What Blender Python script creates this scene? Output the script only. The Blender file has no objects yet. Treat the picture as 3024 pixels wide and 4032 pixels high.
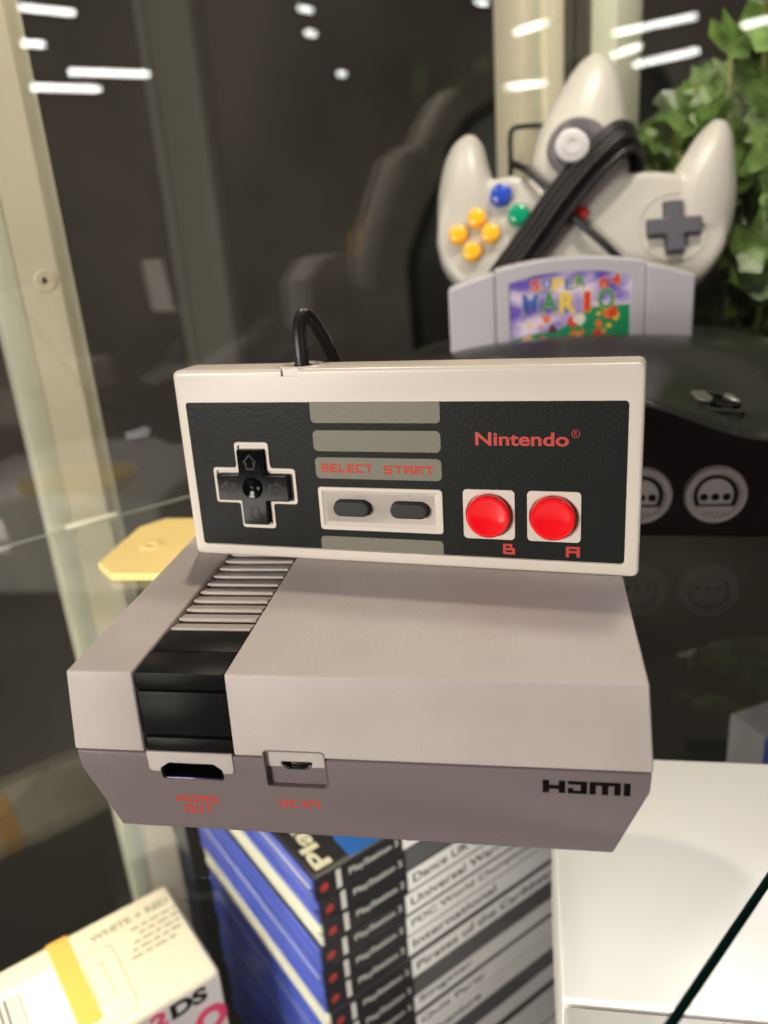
import bpy, bmesh, math, random
from mathutils import Vector, Matrix
random.seed(7)
S = bpy.context.scene
COL = S.collection
R = math.radians
K = 0.001                                   # everything below is written in millimetres

# ------------------------------------------------------------------ camera, light, exposure
cam = bpy.data.cameras.new('camera'); co = bpy.data.objects.new('camera', cam); COL.objects.link(co)
co.location = (39.96*K, -142.94*K, 134.37*K)
co.rotation_euler = (R(69.241), R(4.236), R(9.2))
cam.sensor_fit = 'HORIZONTAL'; cam.sensor_width = 36; cam.lens = 38.43
cam.clip_start = 0.01; cam.clip_end = 100
cam.dof.use_dof = True; cam.dof.focus_distance = 0.205; cam.dof.aperture_fstop = 14.5
S.camera = co
W = bpy.data.worlds.new('World'); S.world = W; W.use_nodes = True
wn = W.node_tree; bg = wn.nodes['Background']; bg.inputs[1].default_value = 1.0
_tc = wn.nodes.new('ShaderNodeTexCoord'); _sx = wn.nodes.new('ShaderNodeSeparateXYZ'); wn.links.new(_tc.outputs['Generated'], _sx.inputs[0])
_mr = wn.nodes.new('ShaderNodeMapRange'); _mr.interpolation_type = 'SMOOTHSTEP'; _mr.inputs['From Min'].default_value = .30; _mr.inputs['From Max'].default_value = .95
wn.links.new(_sx.outputs['Z'], _mr.inputs[0])
_nz = wn.nodes.new('ShaderNodeTexNoise'); _nz.inputs['Scale'].default_value = 2.6; _nz.inputs['Detail'].default_value = 4; wn.links.new(_tc.outputs['Generated'], _nz.inputs['Vector'])
_cr = wn.nodes.new('ShaderNodeValToRGB'); _cr.color_ramp.elements[0].position = .36; _cr.color_ramp.elements[0].color = (.020, .016, .012, 1)
_cr.color_ramp.elements[1].position = .66; _cr.color_ramp.elements[1].color = (.054, .044, .034, 1); wn.links.new(_nz.outputs['Fac'], _cr.inputs[0])
_mx = wn.nodes.new('ShaderNodeMix'); _mx.data_type = 'RGBA'; wn.links.new(_mr.outputs[0], _mx.inputs[0]); wn.links.new(_cr.outputs[0], _mx.inputs[6])
_mx.inputs[7].default_value = (.15, .13, .115, 1); wn.links.new(_mx.outputs[2], bg.inputs[0])
S.view_settings.view_transform = 'Standard'; S.view_settings.look = 'None'
S.view_settings.exposure = 0; S.view_settings.gamma = 1; S.view_settings.use_curve_mapping = False

def area_light(name, loc, target, size, power, color, spread=180):
    l = bpy.data.lights.new(name, 'AREA'); l.shape = 'RECTANGLE'; l.size = size[0]*K; l.size_y = size[1]*K
    l.energy = power; l.color = color; l.spread = R(spread)
    o = bpy.data.objects.new(name, l); COL.objects.link(o)
    o.location = Vector(loc)*K
    o.rotation_euler = (Vector(target)-Vector(loc)).to_track_quat('-Z', 'Y').to_euler()
    return o
area_light('shop_light', (-500, -660, 205), (10, 40, 30), (280, 180), 9.8, (1, .93, .83))
area_light('shop_light_right', (640, -420, 300), (40, 60, 20), (120, 120), 0.9, (1, .80, .74))
area_light('cabinet_lamp', (-78, 203, 400), (-30, 90, 30), (14, 14), .5, (1, .84, .64), 150)
area_light('cabinet_lamp_far', (120, 250, 420), (80, 300, 60), (60, 30), 0.7, (1, .90, .74), 150)
area_light('white_console_fill', (300, -70, 430), (178, 10, -70), (90, 90), .13, (1, .97, 1), 46)  # unseen fill added overhead to brighten the white console
area_light('case_stack_fill', (60, -270, -40), (10, 130, -165), (70, 40), 0.22, (1, .95, .88), 60)  # unseen fill added to brighten the spines of the case stack
area_light('lower_left_fill', (-300, -40, -20), (-120, 110, -190), (60, 60), 0.65, (1, .88, .70), 120)  # unseen warm fill added for the carton and cases at lower left

# ------------------------------------------------------------------ materials
MATS = {}
def mat(name, col, rough=.45, spec=.5, bump=0, bscale=2500, metallic=0, var=0, vscale=40, coat=0, emit=None, estr=0, trans=0):
    if name in MATS: return MATS[name]
    m = bpy.data.materials.new(name); m.use_nodes = True; nt = m.node_tree; b = nt.nodes['Principled BSDF']
    b.inputs['Base Color'].default_value = (*col, 1); b.inputs['Roughness'].default_value = rough
    b.inputs['Specular IOR Level'].default_value = spec; b.inputs['Metallic'].default_value = metallic
    b.inputs['Coat Weight'].default_value = coat; b.inputs['Coat Roughness'].default_value = .05
    b.inputs['Transmission Weight'].default_value = trans
    tc = nt.nodes.new('ShaderNodeTexCoord')
    if bump:
        n = nt.nodes.new('ShaderNodeTexNoise'); n.inputs['Scale'].default_value = bscale; n.inputs['Detail'].default_value = 3
        nt.links.new(tc.outputs['Object'], n.inputs['Vector'])
        bp = nt.nodes.new('ShaderNodeBump'); bp.inputs['Strength'].default_value = bump; bp.inputs['Distance'].default_value = .0002
        nt.links.new(n.outputs['Fac'], bp.inputs['Height']); nt.links.new(bp.outputs[0], b.inputs['Normal'])
    if var:
        n = nt.nodes.new('ShaderNodeTexNoise'); n.inputs['Scale'].default_value = vscale; n.inputs['Detail'].default_value = 6
        nt.links.new(tc.outputs['Object'], n.inputs['Vector'])
        r = nt.nodes.new('ShaderNodeValToRGB'); e = r.color_ramp.elements
        e[0].position = .3; e[1].position = .7
        e[0].color = (*[c*(1-var) for c in col], 1); e[1].color = (*[min(1, c*(1+var)) for c in col], 1)
        nt.links.new(n.outputs['Fac'], r.inputs[0]); nt.links.new(r.outputs[0], b.inputs['Base Color'])
        mr = nt.nodes.new('ShaderNodeMapRange'); mr.inputs['To Min'].default_value = rough*.85; mr.inputs['To Max'].default_value = min(1, rough*1.2)
        nt.links.new(n.outputs['Fac'], mr.inputs[0]); nt.links.new(mr.outputs[0], b.inputs['Roughness'])
    if emit:
        b.inputs['Emission Color'].default_value = (*emit, 1); b.inputs['Emission Strength'].default_value = estr
    MATS[name] = m; return m

def glass(name, tint, f0=.045, grime=0.0):
    m = bpy.data.materials.new(name); m.use_nodes = True; nt = m.node_tree
    for n in list(nt.nodes):
        if n.type == 'BSDF_PRINCIPLED': nt.nodes.remove(n)
    out = nt.nodes['Material Output']
    tr = nt.nodes.new('ShaderNodeBsdfTransparent'); tr.inputs[0].default_value = (*tint, 1)
    gl = nt.nodes.new('ShaderNodeBsdfGlossy'); gl.inputs[0].default_value = (1, 1, 1, 1); gl.inputs['Roughness'].default_value = .0
    lw = nt.nodes.new('ShaderNodeLayerWeight'); lw.inputs[0].default_value = .5
    pw = nt.nodes.new('ShaderNodeMath'); pw.operation = 'POWER'; pw.inputs[1].default_value = 5
    ma = nt.nodes.new('ShaderNodeMath'); ma.operation = 'MULTIPLY_ADD'; ma.inputs[1].default_value = 1-f0; ma.inputs[2].default_value = f0
    nt.links.new(lw.outputs['Facing'], pw.inputs[0]); nt.links.new(pw.outputs[0], ma.inputs[0])
    mx = nt.nodes.new('ShaderNodeMixShader'); nt.links.new(ma.outputs[0], mx.inputs[0])
    nt.links.new(tr.outputs[0], mx.inputs[1]); nt.links.new(gl.outputs[0], mx.inputs[2])
    last = mx
    if grime:                                # fine dust lying on the glass
        df = nt.nodes.new('ShaderNodeBsdfDiffuse'); df.inputs[0].default_value = (.8, .78, .72, 1)
        tc = nt.nodes.new('ShaderNodeTexCoord'); nz = nt.nodes.new('ShaderNodeTexNoise'); nz.inputs['Scale'].default_value = 18; nz.inputs['Detail'].default_value = 8
        nt.links.new(tc.outputs['Object'], nz.inputs['Vector'])
        mr = nt.nodes.new('ShaderNodeMapRange'); mr.inputs['From Min'].default_value = .35; mr.inputs['From Max'].default_value = .8
        mr.inputs['To Min'].default_value = grime*.3; mr.inputs['To Max'].default_value = grime*1.6
        nt.links.new(nz.outputs['Fac'], mr.inputs[0])
        m2 = nt.nodes.new('ShaderNodeMixShader'); nt.links.new(mr.outputs[0], m2.inputs[0])
        nt.links.new(mx.outputs[0], m2.inputs[1]); nt.links.new(df.outputs[0], m2.inputs[2]); last = m2
    nt.links.new(last.outputs[0], out.inputs['Surface'])
    return m

def dusty(m, amount, scale):
    nt = m.node_tree; b = nt.nodes['Principled BSDF']; src = b.inputs['Base Color'].links[0].from_socket if b.inputs['Base Color'].is_linked else None
    tc = nt.nodes.new('ShaderNodeTexCoord'); n = nt.nodes.new('ShaderNodeTexNoise'); n.inputs['Scale'].default_value = scale; n.inputs['Detail'].default_value = 2
    n2 = nt.nodes.new('ShaderNodeTexNoise'); n2.inputs['Scale'].default_value = 45; nt.links.new(tc.outputs['Object'], n.inputs['Vector']); nt.links.new(tc.outputs['Object'], n2.inputs['Vector'])
    a = nt.nodes.new('ShaderNodeMapRange'); a.inputs['From Min'].default_value = .62; a.inputs['From Max'].default_value = .72; nt.links.new(n.outputs['Fac'], a.inputs[0])
    c = nt.nodes.new('ShaderNodeMapRange'); c.inputs['From Min'].default_value = .42; c.inputs['From Max'].default_value = .75; c.inputs['To Max'].default_value = amount; nt.links.new(n2.outputs['Fac'], c.inputs[0])
    mu = nt.nodes.new('ShaderNodeMath'); mu.operation = 'MULTIPLY'; nt.links.new(a.outputs[0], mu.inputs[0]); nt.links.new(c.outputs[0], mu.inputs[1])
    mx = nt.nodes.new('ShaderNodeMix'); mx.data_type = 'RGBA'; nt.links.new(mu.outputs[0], mx.inputs[0])
    if src: nt.links.new(src, mx.inputs[6])
    else: mx.inputs[6].default_value = b.inputs['Base Color'].default_value
    mx.inputs[7].default_value = (.75, .70, .62, 1); nt.links.new(mx.outputs[2], b.inputs['Base Color']); return m
light_shell = mat('light_shell', (.41, .372, .356), .45, .35, .42, 2200, var=.05, vscale=45)
dark_shell = mat('dark_shell', (.135, .111, .115), .5, .3, .42, 2600)
black_shell = mat('black_shell', (.006, .0065, .0065), .40, .10, .12, 2600)
deep_black = mat('deep_black', (.004, .004, .004), .8, .2)
dusty(light_shell, .38, 1700); dusty(dark_shell, .07, 1700); dusty(black_shell, .04, 1700)
pad_shell = mat('pad_shell', (.565, .52, .47), .33, .5, .10, 2200, var=.02, vscale=25)
pad_plate = mat('pad_plate', (.0115, .0132, .0132), .42, .10, .45, 1500)
pad_bar = mat('pad_bar', (.155, .15, .12), .5, .3, .40, 1500)
red_ink = mat('red_ink', (.42, .032, .024), .5)
red_dark_ink = mat('red_dark_ink', (.44, .042, .03), .6, .15)
red_plastic = mat('red_plastic', (.76, .004, .010), .16, .5, coat=.6)
gloss_black = mat('gloss_black', (.003, .003, .004), .12, .10)
rubber = mat('rubber', (.012, .013, .015), .6, .4, .3, 3000)
cable_mat = mat('cable_black', (.007, .007, .008), .42, .35, .2, 900)
port_violet = mat('port_violet', (.55, .50, .95), .25, metallic=1)
port_metal = mat('port_metal', (.30, .29, .30), .22, metallic=1)

# ------------------------------------------------------------------ helpers
def link(name, me, m=None, parent=None, M=None, smooth=35):
    o = bpy.data.objects.new(name, me); COL.objects.link(o)
    if m is not None:
        me.materials.clear(); me.materials.append(m)
    if M is not None: me.transform(M)
    if smooth:
        me.polygons.foreach_set('use_smooth', [True]*len(me.polygons)); me.set_sharp_from_angle(angle=R(smooth))
    if parent: o.parent = parent
    return o
def finish(name, bm, m, parent=None, M=None, smooth=35, bevel=0, seg=2):
    bmesh.ops.recalc_face_normals(bm, faces=bm.faces)
    me = bpy.data.meshes.new(name); bm.to_mesh(me); bm.free()
    me.transform(Matrix.Scale(K, 4))
    if bevel:
        me = applied(me, [('BEVEL', dict(width=bevel*K, segments=seg, limit_method='ANGLE', angle_limit=R(25)))])
    return link(name, me, m, parent, M, smooth)
def applied(me, mods):
    t = bpy.data.objects.new('tmp', me); COL.objects.link(t)
    for ty, kw in mods:
        md = t.modifiers.new('m', ty)
        for k, v in kw.items(): setattr(md, k, v)
    dg = bpy.context.evaluated_depsgraph_get(); r = bpy.data.meshes.new_from_object(t.evaluated_get(dg))
    bpy.data.objects.remove(t); return r
def cut(me, *cutters):
    """boolean difference of meshes (metres)"""
    for c in cutters:
        co_ = bpy.data.objects.new('cut', c); COL.objects.link(co_)
        me = applied(me, [('BOOLEAN', dict(operation='DIFFERENCE', solver='EXACT', object=co_))])
        bpy.data.objects.remove(co_)
    return me
def bm_box(bm, x0, x1, y0, y1, z0, z1):
    v = [bm.verts.new((x, y, z)) for x in (x0, x1) for y in (y0, y1) for z in (z0, z1)]
    for f in ((0,1,3,2),(4,6,7,5),(0,4,5,1),(2,3,7,6),(0,2,6,4),(1,5,7,3)): bm.faces.new([v[i] for i in f])
def box(name, m, parent, x0, x1, y0, y1, z0, z1, bevel=.3, M=None, seg=2):
    bm = bmesh.new(); bm_box(bm, x0, x1, y0, y1, z0, z1); return finish(name, bm, m, parent, M, bevel=bevel, seg=seg)
def bm_prism(bm, poly, a, b, axis='y'):
    """poly in the two other axes, extruded a..b; poly at a / b may differ when given as (polyA, polyB)"""
    pa, pb = poly if isinstance(poly[0][0], (tuple, list)) else (poly, poly)
    def P(p, t): return {'y': (p[0], t, p[1]), 'x': (t, p[0], p[1]), 'z': (p[0], p[1], t)}[axis]
    A = [bm.verts.new(P(p, a)) for p in pa]; B = [bm.verts.new(P(p, b)) for p in pb]
    n = len(A); bm.faces.new(A); bm.faces.new(B[::-1])
    for i in range(n): bm.faces.new((A[i], B[i], B[(i+1) % n], A[(i+1) % n]))
def mesh_of(bm):
    bmesh.ops.recalc_face_normals(bm, faces=bm.faces)
    me = bpy.data.meshes.new('m'); bm.to_mesh(me); bm.free(); me.transform(Matrix.Scale(K, 4)); return me
def box_mesh(*a): bm = bmesh.new(); bm_box(bm, *a); return mesh_of(bm)
def prism_mesh(poly, a, b, axis='y'): bm = bmesh.new(); bm_prism(bm, poly, a, b, axis); return mesh_of(bm)
def rrect(x0, x1, y0, y1, r, n=6):
    rs = r if isinstance(r, (tuple, list)) else (r,)*4      # bl, br, tr, tl
    out = []
    for (cx, cy, a0, rr) in ((x0, y0, 180, rs[0]), (x1, y0, 270, rs[1]), (x1, y1, 0, rs[2]), (x0, y1, 90, rs[3])):
        if rr <= 0: out.append((cx, cy)); continue
        px = cx+rr if cx == x0 else cx-rr; py = cy+rr if cy == y0 else cy-rr
        for i in range(n+1):
            a = R(a0+90*i/n); out.append((px+rr*math.cos(a), py+rr*math.sin(a)))
    return out
def circle(cx, cy, r, n=40): return [(cx+r*math.cos(2*math.pi*i/n), cy+r*math.sin(2*math.pi*i/n)) for i in range(n)]
def round_poly(pts, r, n=5):
    out = []; N = len(pts)
    for i in range(N):
        p0, p, p1 = Vector(pts[i-1]), Vector(pts[i]), Vector(pts[(i+1) % N])
        a = (p0-p).normalized(); b = (p1-p).normalized(); ang = a.angle(b); d = min(r/math.tan(ang/2), (p0-p).length*.49, (p1-p).length*.49)
        s, e = p+a*d, p+b*d
        for k in range(n+1):
            t = k/n; q = s*(1-t)**2+p*2*t*(1-t)+e*t*t; out.append((q.x, q.y))
    return out
def plate_mesh(outlines, z0, z1, bevel=0, res=2):
    """flat plate with holes in the XY plane from z0 to z1, optional rounded rim (mm)"""
    cu = bpy.data.curves.new('c', 'CURVE'); cu.dimensions = '2D'; cu.fill_mode = 'BOTH'
    for pts in outlines:
        sp = cu.splines.new('POLY'); sp.points.add(len(pts)-1); sp.use_cyclic_u = True
        for i, p in enumerate(pts): sp.points[i].co = (p[0]*K, p[1]*K, 0, 1)
    cu.extrude = max(0, ((z1-z0)/2-bevel))*K; cu.bevel_depth = bevel*K; cu.offset = -bevel*K; cu.bevel_resolution = res
    o = bpy.data.objects.new('c', cu); COL.objects.link(o)
    me = bpy.data.meshes.new_from_object(o.evaluated_get(bpy.context.evaluated_depsgraph_get()))
    bpy.data.objects.remove(o); me.transform(Matrix.Translation((0, 0, (z0+z1)/2*K)))
    return me
def plate(name, m, parent, outlines, z0, z1, bevel=0, M=None, res=2, smooth=35):
    return link(name, plate_mesh(outlines, z0, z1, bevel, res), m, parent, M, smooth)
def text(name, m, parent, body, x, y, w, h, z, M=None, bold=0, thick=.03, spacing=1.0, fit_height=False):
    """lettering whose ink box is exactly x..x+w, y..y+h"""
    cu = bpy.data.curves.new('t', 'FONT'); cu.body = body; cu.size = .01; cu.offset = bold*K; cu.space_character = spacing
    cu.extrude = thick/2*K
    o = bpy.data.objects.new('t', cu); COL.objects.link(o)
    me = bpy.data.meshes.new_from_object(o.evaluated_get(bpy.context.evaluated_depsgraph_get())); bpy.data.objects.remove(o)
    xs = [v.co.x for v in me.vertices]; ys = [v.co.y for v in me.vertices]
    sx = w*K/(max(xs)-min(xs)); sy = h*K/(max(ys)-min(ys))
    T = Matrix.Translation((x*K, y*K, (z+thick/2)*K)) @ Matrix.Diagonal((sx, sy, 1, 1)) @ Matrix.Translation((-min(xs), -min(ys), 0))
    me.transform(T); return link(name, me, m, parent, M, 0)
G = {'S': ('11111','1....','11111','....1','11111'), 'E': ('11111','1....','11111','1....','11111'), 'L': ('1....','1....','1....','1....','11111'),
     'C': ('11111','1....','1....','1....','11111'), 'T': ('11111','..1..','..1..','..1..','..1..'), 'A': ('11111','1...1','11111','1...1','1...1'),
     'R': ('11111','1...1','1111.','1...1','1...1'), 'H': ('1...1','1...1','11111','1...1','1...1'), 'D': ('11111','....1','1...1','1...1','11111'),
     'M': ('1111111','1..1..1','1..1..1','1..1..1','1..1..1'), 'I': ('1','1','1','1','1'), 'O': ('11111','1...1','1...1','1...1','11111'),
     'U': ('1...1','1...1','1...1','1...1','11111'), 'N': ('11111','1...1','1...1','1...1','1...1'), 'B': ('1111.','1..1.','11111','1...1','11111'), ' ': ('...',)*5}
def pixel_text(name, m, parent, body, x, y, w, h, z, M=None, thick=.03):
    cols = []; X = 0; bm = bmesh.new(); cells = []
    for ch in body:
        g = G[ch]
        for r, row in enumerate(g):
            c = 0
            while c < len(row):
                if row[c] == '1':
                    e = c
                    while e < len(row) and row[e] == '1': e += 1
                    cells.append((X+c, X+e, 4-r)); c = e
                else: c += 1
        X += len(g[0])+1
    X -= 1
    wts = []
    for ch in body:
        n_ = len(G[ch][0]); wts += {1: [1.4], 3: [1]*3, 5: [1.15, .85, 1, .85, 1.15], 7: [1.2, .7, .7, 1.1, .7, .7, 1.2]}[n_]+[1.1]
    cx_ = [0]
    for q_ in wts[:-1]: cx_.append(cx_[-1]+q_)
    ry_ = [0, 1.1, 1.98, 3.12, 4.0, 5.1]; tw = cx_[-1]
    for (a, b, r) in cells:
        bm_box(bm, x+cx_[a]*w/tw, x+cx_[b]*w/tw, y+ry_[r]*h/5.1, y+ry_[r+1]*h/5.1, z, z+thick)
    return finish(name, bm, m, parent, M, smooth=0)
def catmull(pts, n=8):
    P = [Vector(p) for p in pts]; P = [P[0]*2-P[1]]+P+[P[-1]*2-P[-2]]; out = []
    for i in range(1, len(P)-2):
        for k in range(n):
            t = k/n; a, b, c, d = P[i-1], P[i], P[i+1], P[i+2]
            out.append(.5*((2*b)+(c-a)*t+(2*a-5*b+4*c-d)*t*t+(3*b-a-3*c+d)*t**3))
    out.append(P[-2]); return out
def tube_mesh(pts, r, n=12, smooth_path=True, seg=8):
    if smooth_path: pts = catmull(pts, seg)
    pts = [Vector(p) for p in pts]
    bm = bmesh.new(); rings = []; up = Vector((0.13, .2, 1)).normalized(); N = None
    for i, p in enumerate(pts):
        t = (pts[min(i+1, len(pts)-1)]-pts[max(i-1, 0)]).normalized()
        N = (up-t*up.dot(t)).normalized() if N is None else (N-t*N.dot(t)).normalized()
        B = t.cross(N); rr = r[i] if isinstance(r, list) else r
        rings.append([bm.verts.new(p+(N*math.cos(2*math.pi*k/n)+B*math.sin(2*math.pi*k/n))*rr) for k in range(n)])
    for a, b in zip(rings, rings[1:]):
        for k in range(n): bm.faces.new((a[k], a[(k+1) % n], b[(k+1) % n], b[k]))
    bm.faces.new(rings[0][::-1]); bm.faces.new(rings[-1]); return mesh_of(bm)
def tube(name, m, parent, pts, r, M=None, n=12, smooth_path=True): return link(name, tube_mesh(pts, r, n, smooth_path), m, parent, M, 50)
def lathe(name, m, parent, prof, M=None, n=48):
    """profile [(r, z)] about Z"""
    bm = bmesh.new(); rings = []
    for r_, z in prof:
        rings.append([bm.verts.new((r_*math.cos(2*math.pi*k/n), r_*math.sin(2*math.pi*k/n), z)) for k in range(n)] if r_ > 1e-6 else [bm.verts.new((0, 0, z))])
    for a, b in zip(rings, rings[1:]):
        for k in range(n):
            q = (k+1) % n
            if len(a) == 1 and len(b) > 1: bm.faces.new((a[0], b[k], b[q]))
            elif len(b) == 1 and len(a) > 1: bm.faces.new((a[k], a[q], b[0]))
            elif len(a) > 1: bm.faces.new((a[k], a[q], b[q], b[k]))
    return finish(name, bm, m, parent, M, smooth=40)
def T(x, y, z): return Matrix.Translation((x*K, y*K, z*K))
def thing(name, label, cat, loc=(0, 0, 0), rot=(0, 0, 0), group=None):
    o = bpy.data.objects.new(name, None); COL.objects.link(o); o.empty_display_size = .01
    o.location = Vector(loc)*K; o.rotation_euler = rot
    return tag(o, label, cat, group)
def tag(o, label, cat, group=None):
    o['label'] = label; o['category'] = cat
    if group: o['group'] = group
    return o
FRONT = Matrix.Rotation(R(90), 4, 'X')       # plate XY -> XZ, plate +Z -> towards the viewer (-Y)

# ================================================================== THE CABINET
glass_pane = glass('pane_glass', (.95, .965, .95), .065, .0015)
glass_shelf_m = glass('shelf_glass', (.95, .962, .95), .022, .0035)
edge_green = mat('glass_edge', (.002, .010, .008), 1, 0)
edge_pale = mat('glass_edge_pale', (.05, .065, .052), .2, .5)
P45 = Matrix.Rotation(R(45), 4, 'Z')
# back pane lies along y - x = 368 ; frame: u along (1,1)/sqrt2, v = depth along (-1,1)/sqrt2
def pane_frame(origin_xy=(-184, 184)): return Matrix.Translation((origin_xy[0]*K, origin_xy[1]*K, 0)) @ P45
A = pane_frame()
CORNER_U = 359                                # (70,438)
sh = thing('glass_shelf', 'clear greenish glass shelf carrying the small grey console', 'glass shelf')
sp = [(-330, 36), (-184+0, 184-2.0), (69, 433.5), (68, 436), (300, 205), (231, 200), (62, -38), (-20, -153), (-330, -153)]
sp = [(-335, 31), (69, 435), (310, 194), (227, 193), (62, -38), (-20, -153), (-335, -153)]
bm = bmesh.new(); bm_prism(bm, sp, -6, 0, 'z')
for f in list(bm.faces):
    if abs(f.normal.z) < .5 and len(f.verts) == 4: pass
pb = finish('glass_sheet', bm, glass_shelf_m, sh, smooth=0)
under = bpy.data.materials.new('shelf_glass_underside'); under.use_nodes = True
for n_ in list(under.node_tree.nodes):
    if n_.type == 'BSDF_PRINCIPLED': under.node_tree.nodes.remove(n_)
_t = under.node_tree.nodes.new('ShaderNodeBsdfTransparent'); _t.inputs[0].default_value = (.975, .98, .97, 1)
under.node_tree.links.new(_t.outputs[0], under.node_tree.nodes['Material Output'].inputs['Surface'])
pb.data.materials.append(under)
for f_ in pb.data.polygons:
    if f_.normal.z < .5: f_.material_index = 1
def edge_strip(name, m, a, b, off=.15, z0=-5.9, z1=-.1, parent=sh):
    a, b = Vector(a), Vector(b); d = (b-a).normalized(); n = Vector((d.y, -d.x))
    bm = bmesh.new(); bm_prism(bm, [tuple(a-n*.6), tuple(b-n*.6), tuple(b+n*off), tuple(a+n*off)], z0, z1, 'z')
    return finish(name, bm, m, parent, smooth=0)
edge_strip('front_edge', edge_green, (-20, -153), (62, -38), z0=-4.4, z1=-1.0); edge_strip('front_edge', edge_green, (62, -38), (227, 193), z0=-4.4, z1=-1.0)
edge_strip('back_edge_glint', mat('edge_glint', (.45, .5, .42), .2), (69, 434.8), (-335, 30.8), .3, -.5, .05)  # pale strip painting the glint along the shelf's rear edge

pa = thing('cabinet_wall', 'large dark glass pane left of the corner post, mirroring ceiling lamps', 'glass wall')
box('glass_sheet', glass_pane, pa, -260, CORNER_U-1, 0, 5, -360, 420, 0, A)
pr = thing('cabinet_wall', 'dark glass pane right of the corner post behind the ivy', 'glass wall')
Bm = Matrix.Translation((70*K, 438*K, 0)) @ Matrix.Rotation(R(-45), 4, 'Z')
box('glass_sheet', glass_pane, pr, 1, 420, 0, 5, -360, 420, 0, Bm)

cream = mat('cream_paint', (.95, .84, .68), .4, .5, .08, 900, var=.04, vscale=15)
pale_green = mat('pale_green_edge', (.80, .79, .66), .3, .5, var=.08, vscale=20)
greyish = mat('grey_green_edge', (.80, .76, .62), .35, .5, var=.08, vscale=20)
po = thing('cabinet_post', 'cream upright profile with one screw hole, left behind the back glass', 'post')
u = lambda xw: (xw+184)*math.sqrt(2)
box('pale_flange', pale_green, po, u(-182), u(-174.6), 7, 22, -360, 420, .5, A)
prof = box_mesh(u(-174.4), u(-162.6), 6, 26, -360, 420)
hole = plate_mesh([circle(u(-167), 112.4, 1.5, 24)], -12, 2); hole.transform(FRONT)
hole.transform(Matrix.Identity(4)); prof = cut(prof, hole)
link('profile', prof, cream, po, A, 30)
lathe('screw_rim', cream, po, [(1.6, 0), (1.9, .7), (2.4, .7), (2.9, 0)], A @ T(u(-167), 6, 112.4) @ FRONT)
lathe('screw_rim', cream, po, [(3.3, 0), (3.6, .7), (4.1, .7), (4.5, 0)], A @ T(u(-167), 6, 112.4) @ FRONT)
box('screw_hole', deep_black, po, u(-167)-1.4, u(-167)+1.4, 14, 16, 111, 113.8, 0, A)
box('grey_flange', greyish, po, u(-162.4), u(-157.4), 9, 24, -360, 420, .5, A)
for zz in (-3, ): box('glint_strip', mat('glint_pale', (.92, .93, .72), .2), po, u(-178.5), u(-161), -3.2, -.3, .1, 1.6, .4, A)  # pale strip painting a bright reflection at the post, not a fitting

cp = thing('corner_post', 'cream corner upright behind the controller with three prongs', 'post')
box('profile', cream, cp, u(42.6), u(51), 7, 30, -360, 420, .6, A)
box('web', pale_green, cp, u(51.2), u(57.6), 10, 30, -360, 420, .4, A)
box('profile', cream, cp, u(57.8), u(69), 7, 34, -360, 420, .6, A)
lathe('screw_rim', cream, cp, [(0, .2), (1.2, .2), (1.3, .9), (2.4, .9), (2.9, 0)], A @ T(u(63.5), 7, 231) @ FRONT)
box('profile', pale_green, cp, 6.5, 26, 7, 30, -360, 420, .6, Bm)

# added shapes standing in for reflections in the back glass, and a price card
band_m = mat('band_grey', (.75, .72, .64), .5)
pl_ = thing('standin_pillar', 'made-up dim grey upright beyond the back glass, in place of a reflected post', 'standin_pillar', (-1000, 2500, -900))  # added upright imitating a pale band reflected in the glass
box('standin_shaft', band_m, pl_, -70, 75, 0, 140, 0, 2900, 10); box('standin_edge_trim', mat('band_pale', (.92, .9, .84), .4), pl_, -92, -72, -10, 40, 0, 2900, 4)
sp2 = thing('price_card', 'small white price card beyond the right edge, seen mirrored in the back glass', 'card', (312, 38, 44), (0, 0, R(-62)))
plate('card', mat('card_white', (.8, .78, .74), .5), sp2, [[(-17, 0), (19, 0), (24, 52), (-8, 52)]], -.5, .5, 0, FRONT); box('card_foot', mat('card_white', (.8, .78, .74), .5), sp2, -17, 19, .6, 18, 0, 1, .1)
ch = thing('standin_chair', 'made-up black round-backed chair beyond the glass, in place of a mirrored dark arc', 'added_chair', (60, 2750, -1200), (0, 0, R(-4)))  # added dark shape imitating an arc mirrored in the glass
cm_ = mat('arc_dark', (.010, .011, .010), .35)
plate('standin_backrest', cm_, ch, [round_poly([(-420, 600), (-430, 1150), (-240, 1560), (60, 1700), (420, 1700), (460, 600)], 220, 14)], -60, 60, 50, FRONT, 6)
box('standin_seat', cm_, ch, -400, 430, -560, -40, 480, 600, 40); lathe('standin_leg', cm_, ch, [(40, 480), (40, 60), (260, 20), (0, 0)])

# lower level
lw_ = box('lower_shelf', mat('lower_shelf_grey', (.022, .022, .021), .35), None, -420, 420, -420, 440, -352, -346, 0); lw_['kind'] = 'structure'

# ================================================================== THE SMALL GREY CONSOLE
H, SEAM = 41.65, 21.6
con = thing('game_console', 'small two-tone grey game console with black strip, standing on the glass shelf', 'game console')
FZ = lambda z: 1.5*(z-SEAM)/(H-SEAM)          # front face leans back slightly
def upper(x0, x1, y1=102.5, side0=0, side1=0):
    """upper shell slab between x0..x1 (side: inward lean of an outer side at the top)"""
    bm = bmesh.new()
    v = [bm.verts.new(p) for p in ((x0, 0, SEAM), (x1, 0, SEAM), (x1, y1, SEAM), (x0, y1, SEAM),
                                   (x0+side0, 1.5, H), (x1-side1, 1.5, H), (x1-side1, y1-1.5, H), (x0+side0, y1-1.5, H))]
    for f in ((0, 3, 2, 1), (4, 5, 6, 7), (0, 1, 5, 4), (1, 2, 6, 5), (2, 3, 7, 6), (3, 0, 4, 7)): bm.faces.new([v[i] for i in f])
    return mesh_of(bm)
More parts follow.
